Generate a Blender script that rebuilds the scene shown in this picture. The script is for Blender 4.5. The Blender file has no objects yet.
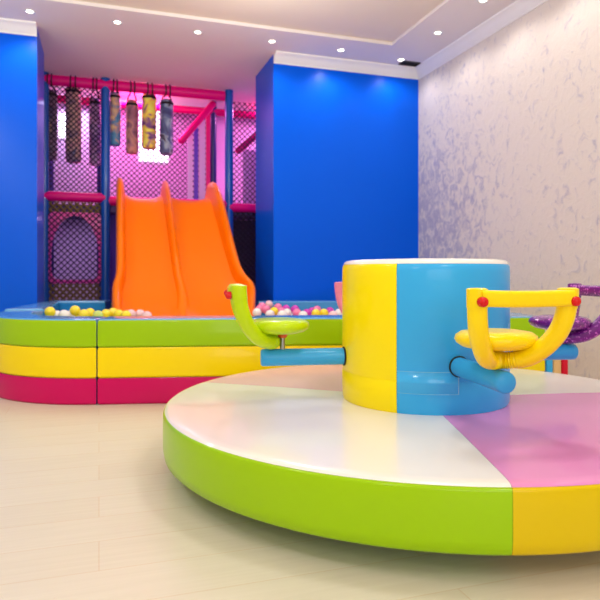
import bpy, bmesh, math, random
from mathutils import Vector, Matrix
random.seed(7)
R = math.radians
S = bpy.context.scene
COL = S.collection
PI = math.pi

# ------------------------------------------------------------------ camera frame
YAW = R(18.24)
FX, FY = math.sin(YAW), math.cos(YAW)          # forward in the room
EYE = 0.8
F = 610.0
HOR = 275.0
def c2w(r, d, z=0.0):
    """right / forward metres from the camera foot -> room coordinates"""
    return Vector((FX*d + FY*r, FY*d - FX*r, z))
def px(x, y, d):
    """photo point at forward distance d"""
    return c2w((x-300)/F*d, d, EYE + (HOR-y)/F*d)
def pxY(x, y, Y):
    """photo point on the room plane at depth Y"""
    u = (x-300)/F
    return px(x, y, Y/(FY - FX*u))

# ------------------------------------------------------------------ materials
MATS = {}
def s2l(c):
    def f(v):
        v /= 255.0
        return v/12.92 if v <= 0.04045 else ((v+0.055)/1.055)**2.4
    return (f(c[0]), f(c[1]), f(c[2]), 1.0)
def mat(name, rgb, rough=0.4, coat=0.0, bump=0.0, bscale=30.0, metal=0.0, vary=0.0, vscale=4.0, spec=0.5, stretch=(1,1,1)):
    if name in MATS: return MATS[name]
    m = bpy.data.materials.new(name); m.use_nodes = True
    nt = m.node_tree; N = nt.nodes; L = nt.links
    b = N['Principled BSDF']
    b.inputs['Base Color'].default_value = s2l(rgb)
    b.inputs['Roughness'].default_value = rough
    b.inputs['Metallic'].default_value = metal
    b.inputs['Coat Weight'].default_value = coat
    b.inputs['Coat Roughness'].default_value = 0.08
    b.inputs['Specular IOR Level'].default_value = spec
    tc = N.new('ShaderNodeTexCoord'); mp = N.new('ShaderNodeMapping')
    mp.inputs['Scale'].default_value = stretch
    L.new(tc.outputs['Object'], mp.inputs['Vector'])
    if bump > 0:
        n = N.new('ShaderNodeTexNoise'); n.inputs['Scale'].default_value = bscale; n.inputs['Detail'].default_value = 3
        L.new(mp.outputs['Vector'], n.inputs['Vector'])
        bp = N.new('ShaderNodeBump'); bp.inputs['Strength'].default_value = bump; bp.inputs['Distance'].default_value = 0.01
        L.new(n.outputs['Fac'], bp.inputs['Height']); L.new(bp.outputs['Normal'], b.inputs['Normal'])
    n2 = N.new('ShaderNodeTexNoise'); n2.inputs['Scale'].default_value = vscale; n2.inputs['Detail'].default_value = 4
    L.new(mp.outputs['Vector'], n2.inputs['Vector'])
    mx = N.new('ShaderNodeMixRGB'); mx.blend_type = 'MULTIPLY'
    c = s2l(rgb); mx.inputs['Color1'].default_value = c
    k = 1.0 - max(vary, 0.02); mx.inputs['Color2'].default_value = (k, k, k, 1)
    L.new(n2.outputs['Fac'], mx.inputs['Fac']); L.new(mx.outputs['Color'], b.inputs['Base Color'])
    MATS[name] = m
    return m
def emit(name, rgb, strength):
    if name in MATS: return MATS[name]
    m = bpy.data.materials.new(name); m.use_nodes = True
    b = m.node_tree.nodes['Principled BSDF']
    b.inputs['Base Color'].default_value = (0.9, 0.9, 0.9, 1)
    b.inputs['Emission Color'].default_value = s2l(rgb); b.inputs['Emission Strength'].default_value = strength
    MATS[name] = m; return m

V = dict(rough=0.3, coat=0.22, bump=0.06, bscale=9, spec=0.15)           # vinyl
M_green  = mat('vinyl_green',  (160, 207, 0), **V)
M_yellow = mat('vinyl_yellow', (255, 226, 0), **V)
M_mag    = mat('vinyl_magenta', (208, 0, 96), **V)
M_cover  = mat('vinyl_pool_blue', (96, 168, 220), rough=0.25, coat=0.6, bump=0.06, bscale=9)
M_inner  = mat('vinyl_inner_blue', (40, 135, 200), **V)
M_white  = mat('vinyl_white', (240, 236, 230), rough=0.25, coat=0.4, bump=0.04, bscale=5, spec=0.3)
M_pink   = mat('vinyl_pink', (228, 142, 200), rough=0.25, coat=0.4, bump=0.04, bscale=5, spec=0.3)
M_pinklit = mat('vinyl_pink_lit', (240, 190, 206), rough=0.25, coat=0.4, bump=0.04, bscale=5, spec=0.3)  # same pink vinyl, made paler to paint in the bright light on it
M_drumblue = mat('vinyl_drum_blue', (58, 176, 242), **V)
M_drumyellow = mat('vinyl_drum_yellow', (255, 232, 0), **V)
M_sideyellow = mat('vinyl_side_yellow', (226, 196, 0), **V)
M_drumpink = mat('vinyl_drum_pink', (236, 120, 170), **V)
M_patch  = mat('vinyl_patch_blue', (64, 178, 242), rough=0.15, coat=0.4, spec=0.2, bump=0.1, bscale=25)
M_patchglint = mat('vinyl_patch_glint', (120, 200, 240), rough=0.2, coat=0.4)  # lighter blue that paints in the thin highlight along the patch edges
M_sgreen = mat('seat_green', (190, 222, 10), rough=0.28, coat=0.2, spec=0.2, bump=0.25, bscale=45)
M_syellow= mat('seat_yellow', (255, 224, 6), rough=0.3, coat=0.2, spec=0.2, bump=0.25, bscale=45)
M_spink  = mat('seat_pink', (240, 140, 170), rough=0.3, coat=0.2, spec=0.2, bump=0.25, bscale=45)
M_armblue= mat('arm_blue', (56, 164, 226), **V)
M_red    = mat('bolt_red', (214, 10, 18), rough=0.25, coat=0.3, spec=0.2)
M_steel  = mat('steel', (170, 170, 172), rough=0.3, metal=1.0)
M_orangeclip = mat('orange_clip', (230, 90, 20), rough=0.4)
M_dark   = mat('black_rubber', (18, 18, 20), rough=0.8)
M_orange = mat('slide_orange', (255, 124, 0), rough=0.35, coat=0.12, spec=0.15, vary=0.05, vscale=2)
M_wallblue = mat('paint_blue', (0, 92, 228), rough=0.28, spec=0.13, bump=0.05, bscale=60, vary=0.05, vscale=2)
M_ceil   = mat('paint_ceiling', (236, 226, 222), rough=0.7)
M_tray   = mat('paint_tray', (238, 222, 200), rough=0.7)
M_corn   = mat('paint_cornice', (244, 240, 236), rough=0.5)
M_room   = mat('paint_cream', (238, 230, 218), rough=0.7)
M_play   = mat('play_wall_lilac', (222, 196, 232), rough=0.6, vary=0.2, vscale=3)
M_post   = mat('padded_blue', (0, 84, 176), rough=0.35, coat=0.3)
M_postd  = mat('padded_navy', (22, 26, 110), rough=0.4, coat=0.2)
M_beam   = mat('padded_pink', (232, 0, 124), rough=0.35, coat=0.1, spec=0.2)
M_panel  = mat('panel_pink', (255, 84, 184), rough=0.4, coat=0.2)
M_net    = mat('net_cord_dark', (40, 20, 48), rough=0.8)
M_netk   = mat('net_cord_olive', (120, 96, 60), rough=0.8)
M_deck   = mat('deck_carpet', (90, 70, 120), rough=0.9)
M_strap  = mat('strap_black', (22, 18, 24), rough=0.8)
M_vent   = mat('vent_black', (40, 30, 34), rough=0.6)
M_trim   = mat('lamp_trim', (225, 222, 220), rough=0.4)
M_cream  = mat('vinyl_cream', (232, 190, 130), **V)
M_vred   = mat('vinyl_red', (214, 20, 50), **V)
M_violet = mat('panel_violet', (90, 40, 190), rough=0.5)
E_lamp   = emit('lamp_lens', (255, 246, 232), 9.0)
E_window = emit('lit_window', (245, 236, 255), 2.6)

def mat_purple():
    m = mat('glitter_purple', (128, 22, 140), rough=0.3, coat=0.7)
    nt = m.node_tree; N = nt.nodes; L = nt.links; b = N['Principled BSDF']
    tc = N.new('ShaderNodeTexCoord')
    v = N.new('ShaderNodeTexVoronoi'); v.inputs['Scale'].default_value = 130
    L.new(tc.outputs['Object'], v.inputs['Vector'])
    sx = N.new('ShaderNodeSeparateColor'); L.new(v.outputs['Color'], sx.inputs['Color'])
    rp = N.new('ShaderNodeValToRGB'); rp.color_ramp.elements[0].position = 0.78; rp.color_ramp.elements[1].position = 0.97
    rp.color_ramp.elements[0].color = s2l((112, 16, 128)); rp.color_ramp.elements[1].color = s2l((214, 120, 214))
    L.new(sx.outputs[0], rp.inputs['Fac']); L.new(rp.outputs['Color'], b.inputs['Base Color'])
    return m
M_spurple = mat_purple()

def mat_floor():
    m = bpy.data.materials.new('laminate_floor'); m.use_nodes = True
    nt = m.node_tree; N = nt.nodes; L = nt.links; b = N['Principled BSDF']
    tc = N.new('ShaderNodeTexCoord')
    br = N.new('ShaderNodeTexBrick')
    br.inputs['Scale'].default_value = 1.0; br.inputs['Brick Width'].default_value = 1.38; br.inputs['Row Height'].default_value = 0.193
    br.inputs['Mortar Size'].default_value = 0.0016; br.inputs['Mortar Smooth'].default_value = 0.4; br.offset = 0.37
    br.inputs['Color1'].default_value = s2l((224, 217, 200)); br.inputs['Color2'].default_value = s2l((220, 211, 192))
    br.inputs['Mortar'].default_value = s2l((214, 194, 164))
    L.new(tc.outputs['Object'], br.inputs['Vector'])
    mp = N.new('ShaderNodeMapping'); mp.inputs['Scale'].default_value = (1.2, 22, 1)
    L.new(tc.outputs['Object'], mp.inputs['Vector'])
    n = N.new('ShaderNodeTexNoise'); n.inputs['Scale'].default_value = 2.5; n.inputs['Detail'].default_value = 6; n.inputs['Distortion'].default_value = 0.6
    L.new(mp.outputs['Vector'], n.inputs['Vector'])
    rp = N.new('ShaderNodeValToRGB'); rp.color_ramp.elements[0].position = 0.35; rp.color_ramp.elements[1].position = 0.7
    rp.color_ramp.elements[0].color = (0.86, 0.84, 0.80, 1); rp.color_ramp.elements[1].color = (1, 1, 1, 1)
    L.new(n.outputs['Fac'], rp.inputs['Fac'])
    mx = N.new('ShaderNodeMixRGB'); mx.blend_type = 'MULTIPLY'; mx.inputs['Fac'].default_value = 0.35
    L.new(br.outputs['Color'], mx.inputs['Color1']); L.new(rp.outputs['Color'], mx.inputs['Color2'])
    L.new(mx.outputs['Color'], b.inputs['Base Color'])
    b.inputs['Roughness'].default_value = 0.42
    return m
M_floor = mat_floor()

def mat_plaster():
    """pale Venetian plaster with lavender trowel marks, denser low down by the back corner"""
    m = bpy.data.materials.new('venetian_plaster'); m.use_nodes = True
    nt = m.node_tree; N = nt.nodes; L = nt.links; b = N['Principled BSDF']
    tc = N.new('ShaderNodeTexCoord')
    mp = N.new('ShaderNodeMapping'); mp.inputs['Scale'].default_value = (1, 1.45, 1.15)
    mp.inputs['Rotation'].default_value = (R(14), 0, 0)
    L.new(tc.outputs['Object'], mp.inputs['Vector'])
    n = N.new('ShaderNodeTexNoise'); n.inputs['Scale'].default_value = 8.5; n.inputs['Detail'].default_value = 7
    n.inputs['Roughness'].default_value = 0.62; n.inputs['Distortion'].default_value = 1.1
    L.new(mp.outputs['Vector'], n.inputs['Vector'])
    big = N.new('ShaderNodeTexNoise'); big.inputs['Scale'].default_value = 0.9; big.inputs['Detail'].default_value = 2
    L.new(tc.outputs['Object'], big.inputs['Vector'])
    sp = N.new('ShaderNodeSeparateXYZ'); L.new(tc.outputs['Object'], sp.inputs['Vector'])
    def mr(sock, a, c, lo=0.0, hi=1.0):
        q = N.new('ShaderNodeMapRange'); q.inputs['From Min'].default_value = a; q.inputs['From Max'].default_value = c
        q.inputs['To Min'].default_value = lo; q.inputs['To Max'].default_value = hi; q.interpolation_type = 'SMOOTHSTEP'
        L.new(sock, q.inputs['Value']); return q.outputs['Result']
    def mul(a, c):
        q = N.new('ShaderNodeMath'); q.operation = 'MULTIPLY'; L.new(a, q.inputs[0]); L.new(c, q.inputs[1]); return q.outputs[0]
    def add(a, c):
        q = N.new('ShaderNodeMath'); q.operation = 'ADD'; L.new(a, q.inputs[0])
        if isinstance(c, float): q.inputs[1].default_value = c
        else: L.new(c, q.inputs[1])
        return q.outputs[0]
    near = mr(sp.outputs['Y'], 4.4, 6.0, 0.0, 1.0)
    low = mr(sp.outputs['Z'], 2.75, 1.6, 0.15, 1.0)
    dens = mul(near, low)
    dens2 = add(mul(dens, mr(big.outputs['Fac'], 0.3, 0.6, 0.75, 1.0)), mr(sp.outputs['Z'], 2.8, 1.2, 0.0, 0.05))
    # threshold falls where the marks are dense
    q = N.new('ShaderNodeMath'); q.operation = 'MULTIPLY_ADD'; L.new(dens2, q.inputs[0]); q.inputs[1].default_value = 0.22
    L.new(n.outputs['Fac'], q.inputs[2])
    fac = mr(q.outputs[0], 0.53, 0.80, 0.0, 0.72)
    mx = N.new('ShaderNodeMixRGB'); L.new(fac, mx.inputs['Fac'])
    mx.inputs['Color1'].default_value = s2l((224, 213, 203)); mx.inputs['Color2'].default_value = s2l((150, 146, 180))
    L.new(mx.outputs['Color'], b.inputs['Base Color'])
    b.inputs['Roughness'].default_value = 0.45
    bp = N.new('ShaderNodeBump'); bp.inputs['Strength'].default_value = 0.35; bp.inputs['Distance'].default_value = 0.02
    L.new(n.outputs['Fac'], bp.inputs['Height']); L.new(bp.outputs['Normal'], b.inputs['Normal'])
    return m
M_plaster = mat_plaster()

def mat_print(name, cols, seed):
    """dark printed cloth with blurred patches of colour"""
    m = bpy.data.materials.new(name); m.use_nodes = True
    nt = m.node_tree; N = nt.nodes; L = nt.links; b = N['Principled BSDF']
    tc = N.new('ShaderNodeTexCoord'); mp = N.new('ShaderNodeMapping'); mp.inputs['Location'].default_value = (seed*1.7, seed*0.9, seed*2.3)
    L.new(tc.outputs['Object'], mp.inputs['Vector'])
    n = N.new('ShaderNodeTexNoise'); n.inputs['Scale'].default_value = 6.5; n.inputs['Detail'].default_value = 2; n.inputs['Distortion'].default_value = 0.8
    L.new(mp.outputs['Vector'], n.inputs['Vector'])
    rp = N.new('ShaderNodeValToRGB'); cr = rp.color_ramp
    ps = [0.3, 0.42, 0.52, 0.62, 0.72][:len(cols)]
    while len(cr.elements) < len(cols): cr.elements.new(0.5)
    for e, p, c in zip(cr.elements, ps, cols): e.position = p; e.color = s2l(c)
    L.new(n.outputs['Fac'], rp.inputs['Fac']); L.new(rp.outputs['Color'], b.inputs['Base Color'])
    b.inputs['Roughness'].default_value = 0.5
    return m

# ------------------------------------------------------------------ mesh helpers
class MB:
    def __init__(s): s.v = []; s.f = []; s.m = []; s.mi = 0
    def V(s, p): s.v.append(tuple(p)); return len(s.v)-1
    def Fc(s, ids): s.f.append(tuple(ids)); s.m.append(s.mi)
    def box(s, a, b):
        x0, y0, z0 = a; x1, y1, z1 = b
        i = [s.V(p) for p in ((x0,y0,z0),(x1,y0,z0),(x1,y1,z0),(x0,y1,z0),(x0,y0,z1),(x1,y0,z1),(x1,y1,z1),(x0,y1,z1))]
        for q in ((3,2,1,0),(4,5,6,7),(0,1,5,4),(1,2,6,5),(2,3,7,6),(3,0,4,7)): s.Fc([i[k] for k in q])
    def loft(s, rings, closed=True, cap0=True, cap1=True):
        idx = [[s.V(p) for p in r] for r in rings]
        n = len(rings[0])
        for a, b in zip(idx, idx[1:]):
            for k in range(n if closed else n-1):
                s.Fc((a[k], a[(k+1) % n], b[(k+1) % n], b[k]))
        if cap0: s.Fc(idx[0][::-1])
        if cap1: s.Fc(idx[-1])
        return idx
    def tube(s, pts, rad, n=14, round0=True, round1=True, flat=None, up=None):
        """rad: number or list; flat=(a,b) multiplies the two section axes"""
        pts = [Vector(p) for p in pts]; m = len(pts)
        rad = rad if isinstance(rad, (list, tuple)) else [rad]*m
        T = []
        for i in range(m):
            t = pts[min(i+1, m-1)] - pts[max(i-1, 0)]
            T.append(t.normalized())
        ref = Vector(up) if up else (Vector((0,0,1)) if abs(T[0].z) < 0.9 else Vector((1,0,0)))
        a = (ref - T[0]*ref.dot(T[0])).normalized()
        fa, fb = flat or (1, 1)
        rings = []
        def ring(p, t, a, r):
            b = t.cross(a)
            return [p + a*(math.cos(q)*r*fa) + b*(math.sin(q)*r*fb) for q in [2*PI*k/n for k in range(n)]]
        if round0:
            for k in (0.15, 0.5, 0.8): rings.append(ring(pts[0] - T[0]*rad[0]*math.cos(k*PI/2)*0.8, T[0], a, rad[0]*math.sin(k*PI/2)))
        for i in range(m):
            if i:
                a = (a - T[i]*a.dot(T[i])).normalized()
            rings.append(ring(pts[i], T[i], a, rad[i]))
        if round1:
            for k in (0.8, 0.5, 0.15): rings.append(ring(pts[-1] + T[-1]*rad[-1]*math.cos(k*PI/2)*0.8, T[-1], a, rad[-1]*math.sin(k*PI/2)))
        s.loft(rings)
    def lathe(s, prof, c=(0,0,0), a0=0, a1=2*PI, n=48, axis_up=True):
        full = abs(a1-a0) > 2*PI-1e-6
        cnt = n if full else n+1
        idx = []
        for r, z in prof:
            if r < 1e-6: i = s.V((c[0], c[1], c[2]+z)); idx.append([i]*cnt)
            else: idx.append([s.V((c[0]+r*math.cos(a0+(a1-a0)*k/n), c[1]+r*math.sin(a0+(a1-a0)*k/n), c[2]+z)) for k in range(cnt)])
        for a, b in zip(idx, idx[1:]):
            for k in range(n):
                k2 = (k+1) % cnt
                q = [a[k], a[k2], b[k2], b[k]]
                q = list(dict.fromkeys(q))
                if len(q) > 2: s.Fc(q)
    def sphere(s, c, r, nu=14, nv=8):
        s.lathe([(r*math.sin(PI*k/nv), -r*math.cos(PI*k/nv)) for k in range(nv+1)], c, n=nu)
    def build(s, name, mats, parent=None, smooth=35, loc=None, bevel=0.0, subsurf=0):
        me = bpy.data.meshes.new(name); me.from_pydata(s.v, [], s.f)
        mats = mats if isinstance(mats, (list, tuple)) else [mats]
        for m in mats: me.materials.append(m)
        for p, mi in zip(me.polygons, s.m): p.material_index = mi
        bm = bmesh.new(); bm.from_mesh(me)
        bmesh.ops.remove_doubles(bm, verts=bm.verts, dist=1e-6)
        bmesh.ops.recalc_face_normals(bm, faces=bm.faces)
        bm.to_mesh(me); bm.free()
        if smooth:
            for p in me.polygons: p.use_smooth = True
            me.set_sharp_from_angle(angle=R(smooth))
        o = bpy.data.objects.new(name, me); COL.objects.link(o)
        if parent: o.parent = parent
        if loc is not None: o.location = loc
        if bevel:
            b = o.modifiers.new('bevel', 'BEVEL'); b.width = bevel; b.segments = 3; b.limit_method = 'ANGLE'; b.angle_limit = R(40)
        if subsurf:
            b = o.modifiers.new('sub', 'SUBSURF'); b.levels = subsurf; b.render_levels = subsurf
        return o
def tag(o, label=None, cat=None, group=None, kind=None):
    if label: o['label'] = label
    if cat: o['category'] = cat
    if group: o['group'] = group
    if kind: o['kind'] = kind
    return o
def empty(name, loc=(0,0,0), rz=0.0, **k):
    o = bpy.data.objects.new(name, None); COL.objects.link(o); o.empty_display_size = 0.1
    o.location = loc; o.rotation_euler = (0, 0, rz); tag(o, **k); return o
def copy_tree(o, parent=None):
    c = o.copy(); COL.objects.link(c)
    if parent: c.parent = parent
    for ch in list(o.children): copy_tree(ch, c)
    return c
def struct(name, mb, m, label, cat, **k):
    return tag(mb.build(name, m, **k), label, cat, kind='structure')
def smooth_path(pts, n=6):
    """Catmull-Rom through pts"""
    P = [Vector(p) for p in pts]; P = [P[0]*2-P[1]] + P + [P[-1]*2-P[-2]]
    out = []
    for i in range(1, len(P)-2):
        for k in range(n):
            t = k/n; a, b, c, d = P[i-1], P[i], P[i+1], P[i+2]
            out.append(0.5*((2*b) + (c-a)*t + (2*a-5*b+4*c-d)*t*t + (3*b-a-3*c+d)*t**3))
    out.append(P[-2]); return out

# ------------------------------------------------------------------ the room
YB = 6.30                     # face of the blue walls
XR = 3.526                    # plaster wall
XL, YF = -4.2, -3.6
ZC = 3.17; ZT = 3.20          # ceiling band, raised tray
XA, XBc = -0.56, 1.777        # edges of the niche
YN = 7.08                     # how deep the blue walls are
YP = 8.95                     # far wall of the play room
PX0, PX1 = -2.2, 4.0

m = MB(); m.box((XL-0.1, YF-0.1, -0.1), (PX1+0.1, YP+0.1, 0.0))
struct('floor', m, M_floor, 'pale cream laminate plank floor', 'floor', smooth=0)
# right plaster wall
m = MB(); m.box((XR, YF-0.1, 0), (XR+0.12, YB, ZT+0.1))
struct('wall_right', m, M_plaster, 'pale plaster wall with lavender trowel marks', 'wall', smooth=0)
m = MB(); m.box((XL-0.12, YF-0.1, 0), (XL, YB, ZT+0.1))
struct('wall_left', m, M_room, 'cream side wall of the room out of view', 'wall', smooth=0)
# rear wall; window opening added to let in soft front light
W0, W1, WZ0, WZ1 = -1.6, 1.9, 0.95, 2.55
m = MB()
m.box((XL, YF-0.12, 0), (W0, YF, ZT+0.1)); m.box((W1, YF-0.12, 0), (XR, YF, ZT+0.1))
m.box((W0, YF-0.12, 0), (W1, YF, WZ0)); m.box((W0, YF-0.12, WZ1), (W1, YF, ZT+0.1))
struct('wall_front', m, M_room, 'cream wall with an added window opening behind the viewer', 'wall', smooth=0)
# blue walls (solid blocks either side of the niche)
m = MB(); m.box((XL, YB, 0), (XA, YN, ZT))
struct('wall_back_left', m, M_wallblue, 'bright blue wall left of the playground niche', 'wall', smooth=0)
m = MB(); m.box((XBc, YB, 0), (XR+0.12, YN, ZT))
struct('wall_back_right', m, M_wallblue, 'bright blue wall between the niche and the plaster wall', 'wall', smooth=0)
# play room shell
m = MB(); m.box((PX0, YP, 0), (PX1, YP+0.1, ZT))
struct('wall_niche_back', m, M_play, 'lilac lit far wall of the playground niche', 'wall', smooth=0)
m = MB(); m.box((PX0-0.1, YN, 0), (PX0, YP, ZT))
struct('wall_niche_left', m, M_play, 'lilac left end wall of the playground niche', 'wall', smooth=0)
m = MB(); m.box((PX1, YN, 0), (PX1+0.1, YP, ZT))
struct('wall_niche_right', m, M_play, 'lilac right end wall of the playground niche', 'wall', smooth=0)
# ceiling: lower band round a raised tray
TX0, TX1, TY0, TY1 = -2.9, 2.87, -2.2, 5.68
m = MB()
for a, b in (((XL, TY1), (XR, YB)), ((XL, YF), (XR, TY0)), ((XL, TY0), (TX0, TY1)), ((TX1, TY0), (XR, TY1))):
    m.box((a[0], a[1], ZC), (b[0], b[1], ZC+0.06))
m.box((XA, YB, ZC), (XBc, YN, ZC+0.06)); m.box((PX0, YN, ZC), (PX1, YP, ZC+0.06))
cl = struct('ceiling', m, M_ceil, 'white lower ceiling band with recessed downlights', 'ceiling', smooth=0)
m = MB(); m.box((TX0+0.0005, TY0+0.0005, ZT), (TX1-0.0005, TY1-0.0005, ZT+0.06))
struct('ceiling_tray', m, M_tray, 'cream raised middle of the ceiling', 'ceiling', smooth=0)
# cornices
CP = [(0, 0), (0, 0.102), (0.105, 0.102), (0.100, 0.086), (0.075, 0.076), (0.045, 0.05), (0.028, 0.022), (0.014, 0.014), (0.012, 0)]
def cornice(name, p0, p1, nrm, lab):
    m = MB(); n = Vector(nrm)
    rings = [[Vector(p)+n*a+Vector((0,0,ZC-0.102+b)) for a, b in CP] for p in (p0, p1)]
    m.loft(rings)
    struct(name, m, M_corn, lab, 'cornice', smooth=30)
cornice('trim_1', (XL, YB, 0), (XA, YB, 0), (0,-1,0), 'white cornice on top of the blue wall left of the niche')
cornice('trim_2', (XBc, YB, 0), (XR, YB, 0), (0,-1,0), 'white cornice on top of the blue wall right of the niche')
cornice('trim_3', (XR, YF, 0), (XR, YB, 0), (-1,0,0), 'white cornice on top of the plaster wall')
# frame of the unseen rear window, added for front fill light
m = MB(); w = 0.06
m.box((W0, YF-0.1, WZ0), (W0+w, YF+0.02, WZ1)); m.box((W1-w, YF-0.1, WZ0), (W1, YF+0.02, WZ1))
m.box((W0+w, YF-0.1, WZ0), (W1-w, YF+0.02, WZ0+w)); m.box((W0+w, YF-0.1, WZ1-w), (W1-w, YF+0.02, WZ1))
m.box(((W0+W1)/2-0.03, YF-0.1, WZ0+w), ((W0+W1)/2+0.03, YF+0.02, WZ1-w))
struct('added_window', m, M_corn, 'white framed window added behind the viewer for front light', 'window', smooth=0)

# lit windows far behind the nets
def lit_window(name, x0, x1, y0, y1, lab):
    a = pxY(x0, y1, YP); b = pxY(x1, y0, YP)
    m = MB(); m.box((a.x, YP-0.03, a.z), (b.x, YP-0.001, b.z))
    o = struct(name, m, E_window, lab, 'window', smooth=0)
lit_window('window_2', 58.5, 66.5, 115, 138, 'small bright window behind the left hanging bags')
lit_window('window_3', 139, 168, 101, 161, 'bright window behind the hanging bags above the slide')

# ------------------------------------------------------------------ downlights
def downlight_proto():
    r = empty('downlight')
    m = MB(); m.lathe([(0.030,0.012),(0.034,-0.002),(0.046,-0.006),(0.050,0.0),(0.050,0.002)], n=28); m.build('trim_ring', M_trim, r)
    m = MB(); m.lathe([(0,0.0),(0.028,0.0),(0.032,0.006)], n=24); m.build('lens', E_lamp, r)
    return r
spots = []
lab_back = ['downlight in the ceiling above the left blue wall', 'downlight above the left part of the niche', 'downlight above the slide, second from the left blue wall',
            'downlight at the near corner of the right blue wall', 'downlight above the middle of the right blue wall', 'downlight beside the black ceiling vent']
sx, sy = 0.753, 5.97
for k in range(6):
    x = -0.59 + sx*k
    if k == 5: x = 3.16
    spots.append((x, sy if k < 5 else 6.03, lab_back[k]))
lab_r = ['downlight along the plaster wall, next after the vent', 'downlight along the plaster wall at the top edge of the picture']
for k in range(2): spots.append((3.15, 5.25 - 0.74*k, lab_r[k]))
p = downlight_proto()
for i, (x, y, lab) in enumerate(spots):
    o = p if i == 0 else copy_tree(p)
    o.location = (x, y, ZC-0.0005); tag(o, lab, 'ceiling light', 'downlights in the ceiling band')
for k in range(3):      # the row goes on out of the frame
    spots.append((3.15, 5.25-0.74*(k+2), ''))
def spot(x, y, z, e, col=(1.0, 0.95, 0.9), size=150, rad=0.04):
    l = bpy.data.lights.new('downlight_beam', 'SPOT'); l.energy = e; l.color = col; l.spot_size = R(size); l.spot_blend = 0.6; l.shadow_soft_size = rad
    o = bpy.data.objects.new('downlight_beam', l); COL.objects.link(o); o.location = (x, y, z); return o
for i, (x, y, lab) in enumerate(spots):
    spot(x, y, ZC-0.03, 11 if i < 5 else 8)
    if i in (0, 4, 5):      # extra narrow beam added at these three, aimed at the blue wall
        t = spot(x, y, ZC-0.035, 5, size=62, rad=0.03); t.data.spot_blend = 1.0
        t.rotation_euler = Vector((-0.10, YB-y, -0.36)).to_track_quat('-Z', 'Y').to_euler()

# ceiling vent
a = Vector((3.30, 6.10, ZC))
v = empty('ceiling_vent', a, 0, label='small black ceiling vent grille in the corner', cat='vent')
m = MB()
for q in (((-.11,-.06),(.11,-.048)), ((-.11,.048),(.11,.06)), ((-.11,-.048),(-.098,.048)), ((.098,-.048),(.11,.048))):
    m.box((q[0][0], q[0][1], -0.010), (q[1][0], q[1][1], 0.0))
m.build('frame', M_vent, v, smooth=0)
m = MB()
for k in range(7):
    y = -0.042 + 0.014*k; m.box((-0.098, y-0.002, -0.008), (0.098, y+0.002, -0.0))
m.build('louver', M_dark, v, smooth=0)

# ------------------------------------------------------------------ ball pit
PA = -YAW + R(4.84)
P0 = c2w(-1.2496, 3.754)
PIT_R = Vector((math.cos(PA), math.sin(PA), 0)); PIT_B = Vector((-math.sin(PA), math.cos(PA), 0))
PW, PH = 0.28, 0.528
PIT_W, PIT_D = 2.865, 2.69
def pit(r, b, z=0.0): return P0 + PIT_R*r + PIT_B*b + Vector((0,0,z))
def pit_block(outer, inner, label, up=0.0):
    """outer: plan points along the outer face, inner: back along the inner face (pit coordinates)"""
    plan = outer + inner
    n = len(plan); no = len(outer)
    area = sum(plan[i][0]*plan[(i+1)%n][1]-plan[(i+1)%n][0]*plan[i][1] for i in range(n))
    sgn = 1 if area > 0 else -1
    def inset(d):
        out = []
        for i in range(n):
            p, q, s_ = Vector(plan[i-1]), Vector(plan[i]), Vector(plan[(i+1) % n])
            e1 = (q-p).normalized(); e2 = (s_-q).normalized()
            n1 = Vector((-e1.y, e1.x))*sgn; n2 = Vector((-e2.y, e2.x))*sgn
            b = n1+n2
            b = b/max(b.dot(n1), 0.3)
            out.append(q + b*d)
        return out
    root = empty('foam_block', pit(*plan[0]), 0, label=label, cat='foam wall')
    inv = Matrix.Translation(-root.location)
    def ring(d, z): return [inv @ pit(q[0], q[1], z) for q in inset(d)]
    zs = [(0.0, 0.163, 'lower_panel', M_mag, 'magenta vinyl panel'), (0.163, 0.352, 'middle_panel', M_yellow, 'yellow vinyl panel'), (0.352, 0.520, 'upper_panel', M_green, 'lime green vinyl panel')]
    for z0, z1, nm, mt, lb in zs:
        m = MB()
        d0 = 0.004
        A, B, C, D = ring(d0+0.004, z0+0.001), ring(0.0, z0+0.012), ring(0.0, z1-0.012), ring(d0, z1)
        rows = [[m.V(p) for p in rg[:no]] for rg in (A, B, C, D)]
        for ra, rb in zip(rows, rows[1:]):
            for i in range(no-1): m.Fc((ra[i], ra[i+1], rb[i+1], rb[i]))
        tag(m.build(nm, mt, root), lb)
    # cover: top, inner face and the two ends
    m = MB()
    top = [ring(0.004, 0.520), ring(0.0045, 0.5225+up*0.7), ring(0.010, 0.5265+up), ring(0.022, PH+up), ring(0.045, PH+0.002+up)]
    idx = [[m.V(p) for p in rg] for rg in top]
    for ra, rb in zip(idx, idx[1:]):
        for i in range(n): m.Fc((ra[i], ra[(i+1) % n], rb[(i+1) % n], rb[i]))
    m.Fc(idx[-1])
    low = [m.V(p) for p in ring(0.004, 0.002)]
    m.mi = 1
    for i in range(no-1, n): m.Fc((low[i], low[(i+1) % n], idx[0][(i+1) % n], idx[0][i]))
    tag(m.build('cover', [M_cover, M_inner], root), 'light blue vinyl cover')
    return root
g = 0.004
def arc(cx, cy, rx, ry, a0, a1, n): return [(cx+rx*math.cos(R(a0+(a1-a0)*k/n)), cy+ry*math.sin(R(a0+(a1-a0)*k/n))) for k in range(n+1)]
LX = -0.92
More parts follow.
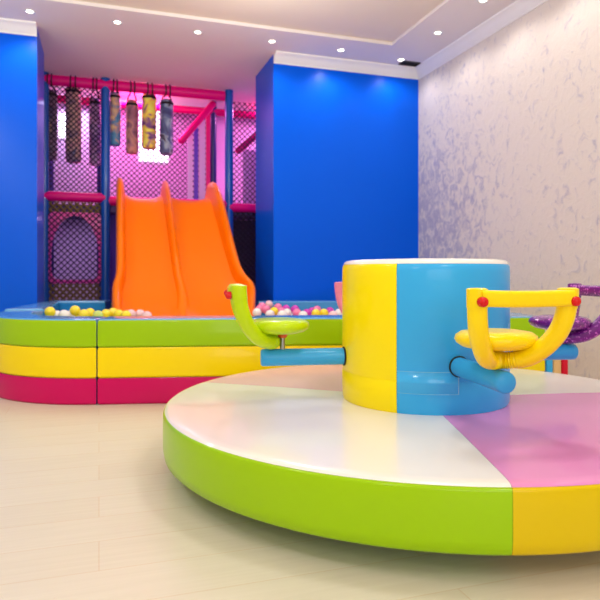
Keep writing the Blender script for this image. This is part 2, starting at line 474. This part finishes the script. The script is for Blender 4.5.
# front left corner, curved
outer = [(-g, 0)] + arc(-0.05, 0.85, 0.87, 0.85, -90, -180, 20) + [(-0.94, 1.0)]
inner = [(LX+PW, 1.0)] + arc(-0.05, 0.85, 0.59, 0.57, -180, -90, 16) + [(-g, PW)]
pit_block(outer, inner, 'curved corner foam block of the ball pit, left of the seam')
def split(a, b, n=6): return [(a[0]+(b[0]-a[0])*k/n, a[1]+(b[1]-a[1])*k/n) for k in range(n+1)]
pit_block(split((1.6, 0), (g, 0)), split((g, PW), (1.6, PW)), 'long front foam block of the ball pit, below the orange slide')
pit_block(split((PIT_W, 0), (1.6+g*2, 0)), split((1.6+g*2, PW), (PIT_W, PW)), 'front foam block of the ball pit, behind the purple seat')
pit_block(split((-0.94, 1.008), (-1.062, 2.1)) + [(-1.07, PIT_D-PW-g)], split((-0.95, PIT_D-PW-g), (LX+PW, 1.008)), 'foam block of the ball pit beside the left blue wall', 0.012)
pit_block(split((-1.07, PIT_D), (-0.5, PIT_D)), split((-0.5, PIT_D-PW+g), (-1.07, PIT_D-PW+g)), 'back foam block of the ball pit below the pink mesh panel', 0.012)
pit_block(split((1.03, PIT_D), (PIT_W, PIT_D)), split((PIT_W, PIT_D-PW), (1.03, PIT_D-PW)), 'back foam block of the ball pit against the right blue wall')
pit_block(split((PIT_W, PIT_D-PW-g*2), (PIT_W, PW+g*2)), split((PIT_W-PW, PW+g*2), (PIT_W-PW, PIT_D-PW-g*2)), 'end foam block of the ball pit facing the plaster wall')
# striped end block
r = empty('foam_step', pit(PIT_W+0.09, 0.15), PA, label='small striped foam step standing at the right end of the ball pit', cat='foam step')
for k, (x0, x1, mt, nm) in enumerate(((-0.078, -0.027, M_drumblue, 'blue'), (-0.027, 0.03, M_cream, 'orange cream'), (0.03, 0.078, M_vred, 'red'))):
    m = MB(); m.box((x0+0.001, -0.14, 0.0), (x1-0.001, 0.14, 0.35)); tag(m.build('stripe_panel', mt, r, bevel=0.012, smooth=40), nm+' vinyl panel')

# ------------------------------------------------------------------ balls
BALLM = {k: mat('ball_'+k, c, rough=0.25, coat=0.3) for k, c in dict(yellow=(250, 226, 40), white=(244, 240, 236), pink=(246, 130, 176), magenta=(214, 60, 190), pale_pink=(248, 204, 206), pale_green=(196, 222, 110), blue=(60, 150, 220)).items()}
m = MB(); m.sphere((0,0,0), 0.041, 20, 12); ball0 = m.build('ball', BALLM['yellow'])
ballmesh = {}
for k, mt in BALLM.items():
    me = ball0.data.copy(); me.materials.clear(); me.materials.append(mt); ballmesh[k] = me
bpy.data.objects.remove(ball0)
placed = []
def ball(p, colr, label, group):
    o = bpy.data.objects.new('ball', ballmesh[colr]); COL.objects.link(o); o.location = p
    tag(o, label, 'ball', group); placed.append(p.copy()); return o
LEFT = [(50,312,4.62,'yellow'),(75,310.5,4.85,'yellow'),(64,315,4.7,'white'),(84,314.5,4.7,'yellow'),(90,313,4.95,'yellow'),(57,315.5,4.85,'white'),
        (80,315,4.95,'yellow'),(98,315.5,4.8,'pale_green'),(106,314,5.0,'yellow'),(113,312.5,5.15,'yellow'),(119,314.3,5.0,'yellow'),(126,315.3,4.9,'yellow'),(131,314.3,5.05,'pale_pink'),(140,314.3,5.1,'pale_pink'),(147,316,5.0,'pale_pink'),(70,315.5,4.95,'white')]
RIGHT = [(262,306.5,5.9,'pink'),(257,312.5,5.5,'white'),(269,304.5,6.15,'pale_pink'),(266,309.5,5.7,'pink'),(278,307.5,5.95,'pink'),(274,311.5,5.55,'yellow'),(281,311.5,5.65,'pink'),(270,314.5,5.35,'white'),
         (286,309,6.0,'magenta'),(287,313,5.5,'white'),(295,309.5,5.8,'magenta'),(297,313,5.5,'pink'),(282,315,5.2,'white'),(307,313.2,5.6,'magenta'),(317,310,5.85,'pink'),(316,313.5,5.45,'yellow'),(324,313.2,5.5,'yellow'),(330,311.5,5.75,'magenta'),
         (339,313.2,5.5,'white'),(303,315.5,5.3,'white'),(333,315.5,5.3,'pale_pink'),(260,309,5.8,'pink'),(312,311.5,6.0,'magenta')]
word = lambda c: c.replace('_', ' ')
for x, y, d, c in LEFT:
    ball(px(x, y, d), c, f'{word(c)} plastic ball in the ball pit left of the orange slide', f'{word(c)} balls left of the slide')
for x, y, d, c in RIGHT:
    ball(px(x, y, d), c, f'{word(c)} plastic ball in the ball pit right of the orange slide', f'{word(c)} balls right of the slide')
# the bed of balls underneath, nobody could count it
m = MB(); names = list(BALLM)
def in_slide(p): return 0.0 < p.x < 1.62 and p.y > 5.35
sp_ = 0.088; rows = int((PIT_D-2*PW)/(sp_*0.87))
def put(p, c):
    m.mi = names.index(c); m.sphere(p, 0.041, 9, 6)
def heap(p):
    """height of the bed: heaped up where the top balls lie"""
    return 0.0
for lay in range(4):
    for j in range(rows):
        for i in range(int((PIT_W-PW-0.05-LX-PW)/sp_)):
            rr = LX+PW+0.05 + sp_*(i+0.5*((j+lay) % 2)) + random.uniform(-.004,.004); bb = PW+0.05 + sp_*0.87*j
            if rr < -0.05 and bb < 0.9 and ((rr+0.05)/0.53)**2 + ((bb-0.85)/0.51)**2 > 1: continue
            zc = 0.25 + 0.068*lay
            p = pit(rr, bb, zc)
            if in_slide(p): continue
            c = c2w(0,0)
            if lay == 0: c_ = 'blue'
            near = [q for q in placed if (Vector((q.x-p.x, q.y-p.y)).length < 0.11)]
            if any((q-p).length < 0.084 for q in placed): continue
            if lay >= 2 and not (near and p.z < min(q.z for q in near) - 0.05): continue
            left = rr < 1.0
            col = random.choice(['yellow','yellow','white','blue','pale_green'] if left else ['pink','magenta','white','yellow','pale_pink'])
            put(p, col)
bed = m.build('ball_bed', [BALLM[k] for k in names])
tag(bed, 'loose bed of plastic balls filling the bottom of the ball pit', 'balls', kind='stuff')

# ------------------------------------------------------------------ orange double slide
sl = empty('double_slide', (0.79, 6.2, 0), 0, label='bright orange double slide coming down into the ball pit', cat='slide')
PROF = [(7.60, 1.705), (7.46, 1.705), (7.30, 1.655), (7.12, 1.47), (6.90, 1.215), (6.68, 0.965), (6.46, 0.735), (6.26, 0.555), (6.06, 0.42), (5.88, 0.335), (5.72, 0.295), (5.62, 0.29)]
prof = smooth_path([Vector((0, y, z)) for y, z in PROF], 4)
def lerp_tab(tab, y):
    for (y0, a), (y1, b) in zip(tab, tab[1:]):
        if y1 <= y <= y0: return b + (a-b)*(y-y1)/(y0-y1)
    return tab[0][1] if y > tab[0][0] else tab[-1][1]
TL = [(7.8, 0.20), (7.4, 0.19), (6.5, 0.165), (6.40, 0.15), (6.3, 0.12), (6.0, 0.115), (5.75, 0.13), (5.6, 0.18)]
TR = [(7.8, 1.34), (7.4, 1.356), (6.5, 1.45), (6.42, 1.475), (6.3, 1.545), (6.2, 1.54), (6.0, 1.49), (5.75, 1.43), (5.6, 1.35)]
TH = [(7.8, 0.22), (7.35, 0.24), (7.1, 0.25), (6.6, 0.19), (6.3, 0.19), (6.0, 0.18), (5.8, 0.15), (5.6, 0.06)]
TMID = [(7.8, 0.22), (7.4, 0.23), (7.1, 0.21), (6.7, 0.14), (6.3, 0.09), (6.0, 0.05), (5.6, 0.02)]
org = Vector(sl.location)
RW = 0.105
SIDE = ((-1, -9), (-1, 0.55), (-0.86, 0.86), (-0.5, 0.98), (-0.1, 1.0), (0.3, 0.92), (0.6, 0.68), (0.78, 0.36), (0.98, 0.12), (1.3, -0.02), (1.3, -9))
MID = ((-1.5, -9), (-1.5, -0.02), (-1.12, 0.1), (-0.9, 0.34), (-0.72, 0.66), (-0.42, 0.92), (0, 1.0), (0.42, 0.92), (0.72, 0.66), (0.9, 0.34), (1.12, 0.1), (1.5, -0.02), (1.5, -9))
def rail(fn, name, w, shape, flip=1, hs=None, ws=None):
    m = MB(); rings = []
    for i, p in enumerate(prof):
        t = (prof[min(i+1, len(prof)-1)] - prof[max(i-1, 0)]).normalized()
        nrm = Vector((0, -t.z, t.y))
        if nrm.z < 0: nrm = -nrm
        x = fn(p.y); h = lerp_tab(hs or TH, p.y)
        if i < 2: h *= (0.75, 0.95)[i]
        c = Vector((x, p.y, p.z)) - org
        hw = w/2*(lerp_tab(ws, p.y) if ws else 1)
        rings.append([c + Vector((flip*q*hw, 0, 0)) + nrm*(-0.035 if k < -5 else k*h) for q, k in shape])
    m.loft(rings)
    return m.build(name, M_orange, sl, smooth=50)
rail(lambda y: lerp_tab(TL, y)+RW/2, 'side_rail', RW, SIDE)
rail(lambda y: lerp_tab(TR, y)-RW/2, 'side_rail', RW, SIDE, -1)
rail(lambda y: (lerp_tab(TL, y)*1.04+lerp_tab(TR, y)*0.96)/2, 'divider_rail', 0.085, MID, 1, TMID, [(7.8, 1.0), (7.0, 1.1), (6.4, 1.3), (6.1, 2.0), (5.6, 2.4)])
for a, b in ((0, 1), (1, 2)):
    m = MB(); rings = []
    for i, p in enumerate(prof):
        t = (prof[min(i+1, len(prof)-1)] - prof[max(i-1, 0)]).normalized()
        nrm = Vector((0, -t.z, t.y))
        if nrm.z < 0: nrm = -nrm
        xl = lerp_tab(TL, p.y)+RW*0.8; xr = lerp_tab(TR, p.y)-RW*0.8; xm = (lerp_tab(TL, p.y)*1.04+lerp_tab(TR, p.y)*0.96)/2
        e = (xl, xm-0.03, xr) if a == 0 else (xl, xm+0.03, xr)
        x0, x1 = (xl, xm-0.03) if a == 0 else (xm+0.03, xr)
        up_, dn = [], []
        for k in range(9):
            f = k/8; dz = 0.055*abs(2*f-1)**3
            c = Vector((x0+(x1-x0)*f, p.y, p.z)) - org
            up_.append(c + nrm*dz); dn.append(c + nrm*(dz-0.03))
        rings.append(up_ + dn[::-1])
    m.loft(rings); m.build('chute', M_orange, sl, smooth=50)
# underside foot of the run-out standing on the pit floor
m = MB(); m.box((0.22-org.x, 5.68-org.y, 0.0), (1.40-org.x, 5.95-org.y, 0.27)); m.build('foot', M_orange, sl, bevel=0.02)

# ------------------------------------------------------------------ playground frame behind
YFm = 7.70
fr = empty('playground_frame', (0.5, YFm, 0), 0, label='netted climbing frame with padded blue posts and pink beams behind the slide', cat='climbing frame')
fo = Vector(fr.location)
def fpart(name, mt, fn, label=None, **k):
    m = MB(); fn(m)
    m.v = [tuple(Vector(v)-fo) for v in m.v]
    o = m.build(name, mt, fr, **k)
    if label: o['label'] = label
    return o
xB = pxY(105.5, 0, YFm).x; xC = pxY(229, 0, YFm).x; xA = pxY(44, 0, YFm).x; xE = 2.35
for x in (xA, xB, xC, xE):
    fpart('post', M_post, lambda m: m.tube([(x, YFm, 0), (x, YFm, ZC-0.01)], 0.054, 18, False, False))
xD = pxY(213, 0, 8.3).x
for x, y in ((xD, 8.3), (xB-0.05, 8.6), (xA, 8.6)):
    fpart('post', M_postd, lambda m: m.tube([(x, y, 0), (x, y, ZC-0.01)], 0.05, 16, False, False), 'navy padded post')
zt = 3.085; zd = 1.725
fpart('beam', M_beam, lambda m: m.tube([(xA, YFm, zt), (xC-0.06, YFm, zt)], 0.062, 16, False, False))
fpart('beam', M_beam, lambda m: m.tube([(xA, YFm, zd), (xB, YFm, zd)], 0.058, 16, False, False))
fpart('beam', M_beam, lambda m: m.tube([(xB, YFm+0.02, zd-0.03), (xC, YFm+0.02, zd-0.03)], 0.058, 16, False, False))
fpart('beam', M_beam, lambda m: m.tube([(xC, YFm, zd-0.06), (xE, YFm, zd-0.06)], 0.058, 16, False, False))
for yy, zz in ((8.3, 3.03), (8.75, 1.7)):
    fpart('beam', M_beam, lambda m: m.tube([(xA, yy, zz), (xE, yy, zz)], 0.05, 14, False, False))
# sloping pads of the inner stairs
for (x0, y0, x1, y1, Y) in ((181, 141, 213, 104, 8.05), (238, 151, 259, 133, 8.05)):
    a = pxY(x0, y0, Y); b = pxY(x1, y1, Y)
    fpart('stair_rail', M_beam, lambda m: m.tube([a, b], 0.045, 14))
M_lil = mat('panel_lilac', (214, 170, 226), rough=0.45, coat=0.2)
for k, (x, w, y0, mt) in enumerate(((190, 5, 134, M_lil), (196, 4, 128, M_violet), (202, 6, 120, M_lil), (208, 4, 114, M_beam))):
    a = pxY(x-w/2, y0, 8.2); b = pxY(x+w/2, 250, 8.2)
    fpart('stair_panel', mt, lambda m: m.box((a.x, 8.18, 1.55), (b.x, 8.22, a.z)), smooth=0)
a = pxY(243, 150, 8.2); b = pxY(262, 200, 8.2)
fpart('stair_panel', M_lil, lambda m: m.box((a.x, 8.18, 1.55), (b.x, 8.22, a.z)), smooth=0)
fpart('deck', M_deck, lambda m: m.box((xA, YFm+0.02, 1.56), (xE, YP-0.02, 1.64)), smooth=0)
def net(m, x0, x1, z0, z1, Y, pitch=0.062, r=0.0058, inside=None):
    W, H = x1-x0, z1-z0
    for sgn in (1, -1):
        c = -H if sgn > 0 else 0
        end = W if sgn > 0 else W+H
        k = c + pitch*0.5
        while k < end:
            pts = []
            for j in range(121):
                z = z0 + H*j/120; x = x0 + k + (sgn*(z-z0) if sgn > 0 else -(z-z0))
                if x0 <= x <= x1 and (inside is None or inside(x, z)): pts.append((x, Y, z))
            if len(pts) > 2:
                y = Y + (0.004 if sgn > 0 else -0.004)
                a, b = Vector(pts[0]), Vector(pts[-1]); a.y = b.y = y
                m.tube([a, b], r, 4, False, False)
            k += pitch
fpart('net', M_net, lambda m: net(m, xA+0.05, xB-0.05, zd+0.05, zt-0.06, YFm), smooth=0)
fpart('net', M_net, lambda m: net(m, xB, xD, zd+0.05, 3.0, 8.32, 0.07), smooth=0)
fpart('net', M_net, lambda m: net(m, xC+0.05, xE-0.05, zd, zt-0.06, YFm, 0.07), smooth=0)
fpart('net', M_net, lambda m: net(m, xC+0.05, xE-0.05, 0.5, zd-0.1, YFm, 0.07, 0.008), smooth=0)
# pink panel with an arched mesh opening under the deck
zP1 = 1.54; zP0 = 0.70; pxa, pxb = xA+0.05, xB-0.05
cxp = (pxa+pxb)/2; hwp = (pxb-pxa)/2
oc = 1.04; ow = hwp*0.90; oh = 0.46
def opening(a):
    """outline of the opening: half ellipse on top, squarer below"""
    c, s_ = math.cos(a), math.sin(a)
    e = 1.0 if s_ > 0 else 0.32
    x = math.copysign(abs(c)**e, c); z = math.copysign(abs(s_)**(e if s_ < 0 else 1.0), s_)
    return cxp + ow*x, (oc + oh*z if s_ > 0 else oc + 0.30*z)
def panel(m):
    n = 64; of, ofb, inn, inb = [], [], [], []
    for k in range(n):
        a = 2*PI*(k+0.5)/n
        x, z = opening(a)
        c, s_ = math.cos(a), math.sin(a); q = max(abs(c), abs(s_))
        X, Z = cxp + hwp*c/q, (zP0+zP1)/2 + (zP1-zP0)/2*s_/q
        inn.append(m.V((x, YFm-0.03, z))); inb.append(m.V((x, YFm+0.02, z))); of.append(m.V((X, YFm-0.02, Z))); ofb.append(m.V((X, YFm+0.02, Z)))
    for k in range(n):
        j = (k+1) % n
        m.Fc((of[k], of[j], inn[j], inn[k])); m.Fc((inn[k], inn[j], inb[j], inb[k])); m.Fc((inb[k], inb[j], ofb[j], ofb[k])); m.Fc((ofb[k], ofb[j], of[j], of[k]))
fpart('panel', M_panel, panel, smooth=40)
def in_open(x, z):
    if z >= oc: return ((x-cxp)/ow)**2 + ((z-oc)/oh)**2 < 1
    return abs(x-cxp) < ow*0.97 and z > oc-0.29
fpart('panel_net', M_net, lambda m: net(m, pxa, pxb, zP0, zP1, YFm-0.045, 0.07, 0.0062), smooth=0)
fpart('net', M_netk, lambda m: net(m, pxa, pxb, zP1+0.0, zd-0.06, YFm, 0.075, 0.012), smooth=0, label='olive net strip above the pink panel')
fpart('net', M_netk, lambda m: net(m, pxa, pxb, 0.42, zP0, YFm, 0.075, 0.014), smooth=0, label='olive net strip below the pink panel')
fpart('back_panel', M_violet, lambda m: m.box((xB+0.06, YFm+0.25, 0.0), (xC-0.1, YFm+0.30, 1.55)), smooth=0)
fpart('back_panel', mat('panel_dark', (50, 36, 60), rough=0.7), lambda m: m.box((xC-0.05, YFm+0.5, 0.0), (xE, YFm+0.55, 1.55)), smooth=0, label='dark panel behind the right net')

# hanging bags
BAGS = [(50.5, 12.5, 91, 160, 0.15, [(95,87,122),(160,115,144),(122,103,129),(204,156,141)], 'dark plum hanging bag behind the net, beside the left blue wall'),
        (73.5, 15, 88, 163, 0.17, [(103,111,160),(198,148,160),(255,204,186),(228,160,170)], 'dusty brown hanging bag in the middle of the left net'),
        (95, 11, 99, 166, 0.15, [(103,103,170),(178,122,178),(232,178,228),(122,111,160)], 'violet grey hanging bag just left of the blue post'),
        (115, 11, 93, 146, 0.12, [(61,119,163),(76,139,177),(192,148,134),(235,203,134)], 'teal and tan hanging bag just right of the blue post'),
        (132, 12, 101, 154, 0.13, [(119,70,90),(168,105,119),(206,139,119),(148,90,105)], 'reddish brown hanging bag, second right of the blue post'),
        (149, 14, 94, 149, 0.14, [(70,44,90),(134,76,139),(255,221,76),(255,255,105)], 'hanging bag with a yellow print, third right of the blue post'),
        (166.5, 13.5, 100, 155, 0.14, [(67,73,119),(93,105,148),(163,180,197),(76,70,90)], 'slate grey printed hanging bag, rightmost of the row')]
for i, (x, w, y0, y1, dm, cols, lab) in enumerate(BAGS):
    Y = YFm + (0.14 if x < 105 else -0.16 if False else 0.13)
    top = pxY(x, y0, Y); bot = pxY(x, y1, Y)
    rad = w/F*(Y/(FY-FX*(x-300)/F))/2
    h = top.z-bot.z
    root = empty('hanging_bag', (top.x, Y, bot.z), 0, label=lab, cat='bag', group='printed bags hanging from the pink beam')
    m = MB(); m.lathe([(0, 0), (rad*0.8, 0.004), (rad*0.97, 0.02), (rad, 0.06), (rad*1.02, h*0.5), (rad, h-0.06), (rad*0.93, h-0.02), (rad*0.7, h), (0, h+0.004)], n=24)
    m.build('body', mat_print('bag_print_%d' % i, cols, i+1), root)
    zz = zt - bot.z
    for s_ in (-1, 1):
        q = s_*rad*0.3
        m = MB(); m.tube(smooth_path([(s_*rad*0.78, 0, h-0.04), (s_*rad*0.55, -0.02, h+(zz-h)*0.4), (q, -0.045, zz-0.05), (q, -0.06, zz), (q, -0.085, zz+0.055), (q, -0.13, zz+0.073), (q, -0.175, zz+0.055), (q, -0.20, zz), (q, -0.19, zz-0.05), (q*1.3, -0.08, zz-0.085 if zz-h > 0.1 else zz-0.07)], 3), 0.008, 6)
        m.build('strap', M_strap, root)
    m = MB(); m.lathe([(rad*1.015, h-0.07), (rad*1.03, h-0.062), (rad*1.03, h-0.045), (rad*1.0, h-0.038)], n=24); m.build('top_band', M_strap, root)

# ------------------------------------------------------------------ carousel
CX = c2w(0.542, 2.667)
ca = empty('carousel', CX, -YAW - PI/2, label='round soft play carousel with padded drum and four hanging seats', cat='carousel')
# local frame: +X points from the centre towards the camera side (alpha = 0), alpha turns towards the right of the photo (+Y)
def dirn(a): return Vector((math.cos(R(a)), math.sin(R(a)), 0))
DR, DZ0, DZ1, DD = 1.112, 0.079, 0.262, 0.3555
plat = MB(); plat.lathe([(0, 0.0), (0.42, 0.0), (0.42, 0.09), (0, 0.09)], n=40)
plat = plat.build('base_disc', M_dark, ca)
pf = MB(); pf.lathe([(0.2, DZ0+0.006), (DR-0.03, DZ0+0.006), (DR-0.012, DZ0+0.03), (DR-0.012, DZ1-0.03), (DR-0.04, DZ1-0.006), (0.2, DZ1-0.004)], n=96)
platform = pf.build('platform', M_dark, ca)
SEG = [(-110, 0, M_white, M_green, 'white', 'lime green'), (0, 97, M_pink, M_sideyellow, 'pink', 'yellow'), (97, 178, M_white, M_green, 'white', 'lime green'), (178, 250, M_pinklit, M_sideyellow, 'lit pink', 'yellow')]
for a0, a1, mt, ms, l1, l2 in SEG:
    e = 0.12
    m = MB(); m.lathe([(0.30, DZ1+0.004), (DR*0.6, DZ1+0.006), (DR-0.05, DZ1+0.004), (DR-0.022, DZ1+0.002), (DR-0.010, DZ1-0.001), (DR-0.005, DZ1-0.005)], a0=R(a0+e*0.2), a1=R(a1-e*0.2), n=int((a1-a0)/2))
    tag(m.build('top_panel', mt, platform, smooth=50), l1+' vinyl top panel')
    m = MB(); m.lathe([(DR-0.007, DZ1-0.005), (DR-0.002, DZ1-0.0075), (DR+0.001, DZ1-0.016), (DR+0.002, DZ1-0.06), (DR+0.002, DZ0+0.04), (DR-0.003, DZ0+0.008), (DR-0.012, DZ0), (DR-0.20, DZ0+0.002)], a0=R(a0+e*0.2), a1=R(a1-e*0.2), n=int((a1-a0)/2))
    tag(m.build('side_panel', ms, platform, smooth=50), l2+' vinyl side panel')
# drum
DT = 0.862
db = MB(); db.lathe([(0, DZ1), (DD-0.012, DZ1), (DD-0.012, DT-0.03), (DD-0.04, DT-0.006), (0, DT-0.006)], n=64)
drum = db.build('drum', M_dark, ca)
for a0, a1, mt, l in ((-117, -28.3, M_drumyellow, 'yellow'), (-28.3, 100, M_drumblue, 'blue'), (100, 170, M_drumpink, 'pink'), (170, 243, M_green, 'lime green')):
    m = MB(); m.lathe([(DD-0.006, DZ1+0.002), (DD-0.001, DZ1+0.015), (DD+0.001, DZ1+0.06), (DD+0.0015, 0.385), (DD-0.0015, 0.39), (DD+0.001, 0.395), (DD+0.001, DT-0.05), (DD-0.001, DT-0.026), (DD-0.006, DT-0.016)], a0=R(a0+0.1), a1=R(a1-0.1), n=int((a1-a0)/2))
    tag(m.build('side_panel', mt, drum, smooth=60), l+' vinyl side panel')
m = MB(); m.lathe([(DD-0.004, DT-0.018), (DD-0.007, DT-0.009), (DD-0.018, DT-0.001), (DD-0.04, DT+0.002), (0, DT+0.012)], n=72); tag(m.build('top_panel', M_white, drum, smooth=50), 'white vinyl top')
m = MB()
pz0, pz1 = 0.345, 0.432
m.lathe([(DD+0.001, pz0), (DD+0.0035, pz0+0.002), (DD+0.0035, (pz0+pz1)/2-0.003), (DD+0.0045, (pz0+pz1)/2), (DD+0.0035, (pz0+pz1)/2+0.003), (DD+0.0035, pz1-0.002), (DD+0.001, pz1)], a0=R(-28), a1=R(9.5), n=20)
m.mi = 1
for z in (pz0, pz1-0.003): m.lathe([(DD+0.001, z), (DD+0.0045, z+0.0005), (DD+0.0045, z+0.0025), (DD+0.001, z+0.003)], a0=R(-28), a1=R(9.5), n=20)
m.lathe([(DD+0.001, pz0), (DD+0.0046, pz0+0.001), (DD+0.0046, pz1-0.001), (DD+0.001, pz1)], a0=R(9.2), a1=R(9.8), n=2)
tag(m.build('patch', [M_patch, M_patchglint], drum, smooth=60), 'glossy blue repair patch')
# seats
def seat_unit(a, mt, colour):
    u = empty('seat_unit', (0, 0, 0), R(a)); u.parent = ca
    u['label'] = f'{colour} hanging seat on a blue arm'
    za = 0.452
    m = MB()
    m.tube([(0.33, 0, za), (0.45, 0, za), (0.60, 0, za), (0.690, 0, za), (0.708, 0, za), (0.714, 0, za)], [0.036, 0.036, 0.036, 0.0365, 0.036, 0.030], 20, False, False)
    tag(m.build('arm', M_armblue, u, smooth=50), 'blue padded arm')
    m = MB(); m.lathe([(0.030, 0), (0.0405, 0.001), (0.041, 0.005), (0.036, 0.007)], n=24)
    o = m.build('collar', M_dark, u, loc=(DD-0.001, 0, za)); o.rotation_euler = (0, PI/2, 0)
    # upholstered U loop with wrinkles at the bend
    half = [(0.662, 0.0, 0.519), (0.676, 0.032, 0.520), (0.712, 0.070, 0.533), (0.752, 0.103, 0.566), (0.784, 0.131, 0.615), (0.803, 0.145, 0.668), (0.811, 0.150, 0.725), (0.812, 0.151, 0.750), (0.812, 0.151, 0.757), (0.812, 0.151, 0.761)]
    pts = smooth_path([(p[0], -p[1], p[2]) for p in half[:0:-1]] + half, 14)
    n = len(pts); rad = []
    for i, p in enumerate(pts):
        d = abs(p.y); w = max(0.0, 1-abs(d-0.03)/0.045)
        q = 0.0305 + 0.0022*w*math.sin(i*2.4) - 0.003*w + (0.0015 if p.z > 0.70 else 0)
        if p.z > 0.7575: q -= (p.z-0.7575)*2.6
        rad.append(q)
    m = MB(); m.tube(pts, rad, 20, False, False); m.build('loop', mt, u, smooth=55)
    m = MB()
    P = [(0.826, -0.151+0.302*k/8, 0.730 - 0.003*math.sin(PI*k/8)) for k in range(9)]
    rings = []
    for p in P:
        sec = []
        for q in range(24):
            t = 2*PI*q/24; c, s_ = math.cos(t), math.sin(t)
            sec.append(Vector(p) + Vector((0.026*math.copysign(abs(c)**0.5, c), 0, 0.0255*math.copysign(abs(s_)**0.5, s_))))
        rings.append(sec)
    m.loft(rings)
    m.build('handlebar', mt, u, smooth=60)
    for sgn in (-1, 1):
        m = MB(); m.lathe([(0.0155, -0.012), (0.0155, 0.0), (0.0145, 0.005), (0.010, 0.010), (0.005, 0.0122), (0, 0.0128)], n=20)
        o = m.build('bolt_cap', M_red, u, loc=(0.853, sgn*0.151, 0.720)); o.rotation_euler = (0, PI/2, 0); o['label'] = 'red bolt cap'
    # saddle pad, post and clip
    m = MB(); prof_ = [(0, 0.553), (0.08, 0.555), (0.112, 0.562), (0.130, 0.574), (0.136, 0.586), (0.132, 0.600), (0.116, 0.611), (0.085, 0.616), (0, 0.612)]
    m.lathe(prof_, (0, 0, 0), n=40)
    m.v = [(0.644+v[0]*(0.93 if v[0] > 0 else 1.0), v[1]*(1.0 if v[0] > -0.02 else 1.0), v[2]) for v in m.v]
    m.build('seat_pad', mt, u, smooth=60)
    m = MB(); m.tube([(0.622, 0, 0.48), (0.622, 0, 0.556)], 0.011, 14, False, False); tag(m.build('post', M_steel, u), 'steel post')
    m = MB(); m.lathe([(0, 0.535), (0.016, 0.535), (0.026, 0.556), (0, 0.558)], (0.622, 0, 0), n=18); tag(m.build('clip', M_orangeclip, u), 'orange plastic clip')
    return u
seat_unit(10, M_syellow, 'yellow'); seat_unit(98.5, M_spurple, 'glittery purple'); seat_unit(-82, M_sgreen, 'lime green'); seat_unit(192, M_spink, 'pink')

# ------------------------------------------------------------------ light
def area(name, loc, size, e, col, rot=(0,0,0), sy=None):
    l = bpy.data.lights.new(name, 'AREA'); l.energy = e; l.color = col; l.size = size
    if sy: l.shape = 'RECTANGLE'; l.size_y = sy
    o = bpy.data.objects.new(name, l); COL.objects.link(o); o.location = loc; o.rotation_euler = rot; return o
for x in (-1.4, 1.2):  # added point lights without fixtures, to brighten the ceiling and room
    for y in (-0.8, 1.8, 4.5):
        l = bpy.data.lights.new('added_fill_point', 'POINT'); l.energy = 32; l.color = (0.97, 0.97, 0.96); l.shadow_soft_size = 0.16
        o = bpy.data.objects.new('added_fill_point', l); COL.objects.link(o); o.location = (x, y, 2.45)
area('added_window_fill', ((W0+W1)/2, YF-0.05, (WZ0+WZ1)/2), W1-W0-0.15, 48, (0.93, 0.96, 1.0), (PI/2, 0, 0), WZ1-WZ0-0.15)  # fill light added at the invented rear window, brightens upright faces
area('play_light', (0.5, 8.3, 3.12), 0.5, 34, (1.0, 0.2, 0.7), (0, 0, 0))
area('play_light', (-0.3, 8.6, 3.1), 0.4, 15, (0.8, 0.65, 1.0), (0, 0, 0))
area('play_light', (2.4, 8.2, 3.12), 0.4, 40, (1.0, 0.3, 0.75), (0, 0, 0))
area('play_light', (-0.2, 8.3, 1.54), 0.3, 4, (0.75, 0.5, 1.0))  # added under the deck to brighten the dark behind the pink panel
area('play_light', (1.9, 8.5, 1.54), 0.3, 4, (1.0, 0.4, 0.6))  # added likewise to lift the dark behind the lower right net

l = bpy.data.lights.new('play_light', 'POINT'); l.energy = 5; l.color = (1.0, 0.15, 0.6); l.shadow_soft_size = 0.1
o = bpy.data.objects.new('play_light', l); COL.objects.link(o); o.location = (0.6, 8.0, 2.75)
w = bpy.data.worlds.new('sky'); S.world = w; w.use_nodes = True
w.node_tree.nodes['Background'].inputs[0].default_value = (0.75, 0.85, 1.0, 1); w.node_tree.nodes['Background'].inputs[1].default_value = 0.6

cam = bpy.data.cameras.new('camera'); co = bpy.data.objects.new('camera', cam); COL.objects.link(co)
co.location = (0, 0, EYE); co.rotation_euler = (PI/2, 0, -YAW)
cam.sensor_width = 36; cam.lens = F/600*36; cam.shift_y = -(300-HOR)/600
cam.clip_start = 0.05
cam.dof.use_dof = True; cam.dof.focus_distance = 2.15; cam.dof.aperture_fstop = 4.4
S.camera = co
vs = S.view_settings
vs.view_transform = 'Standard'; vs.look = 'None'; vs.exposure = 0.2; vs.gamma = 1.0; vs.use_curve_mapping = False
S.cycles.use_denoising = True
S.cycles.max_bounces = 10
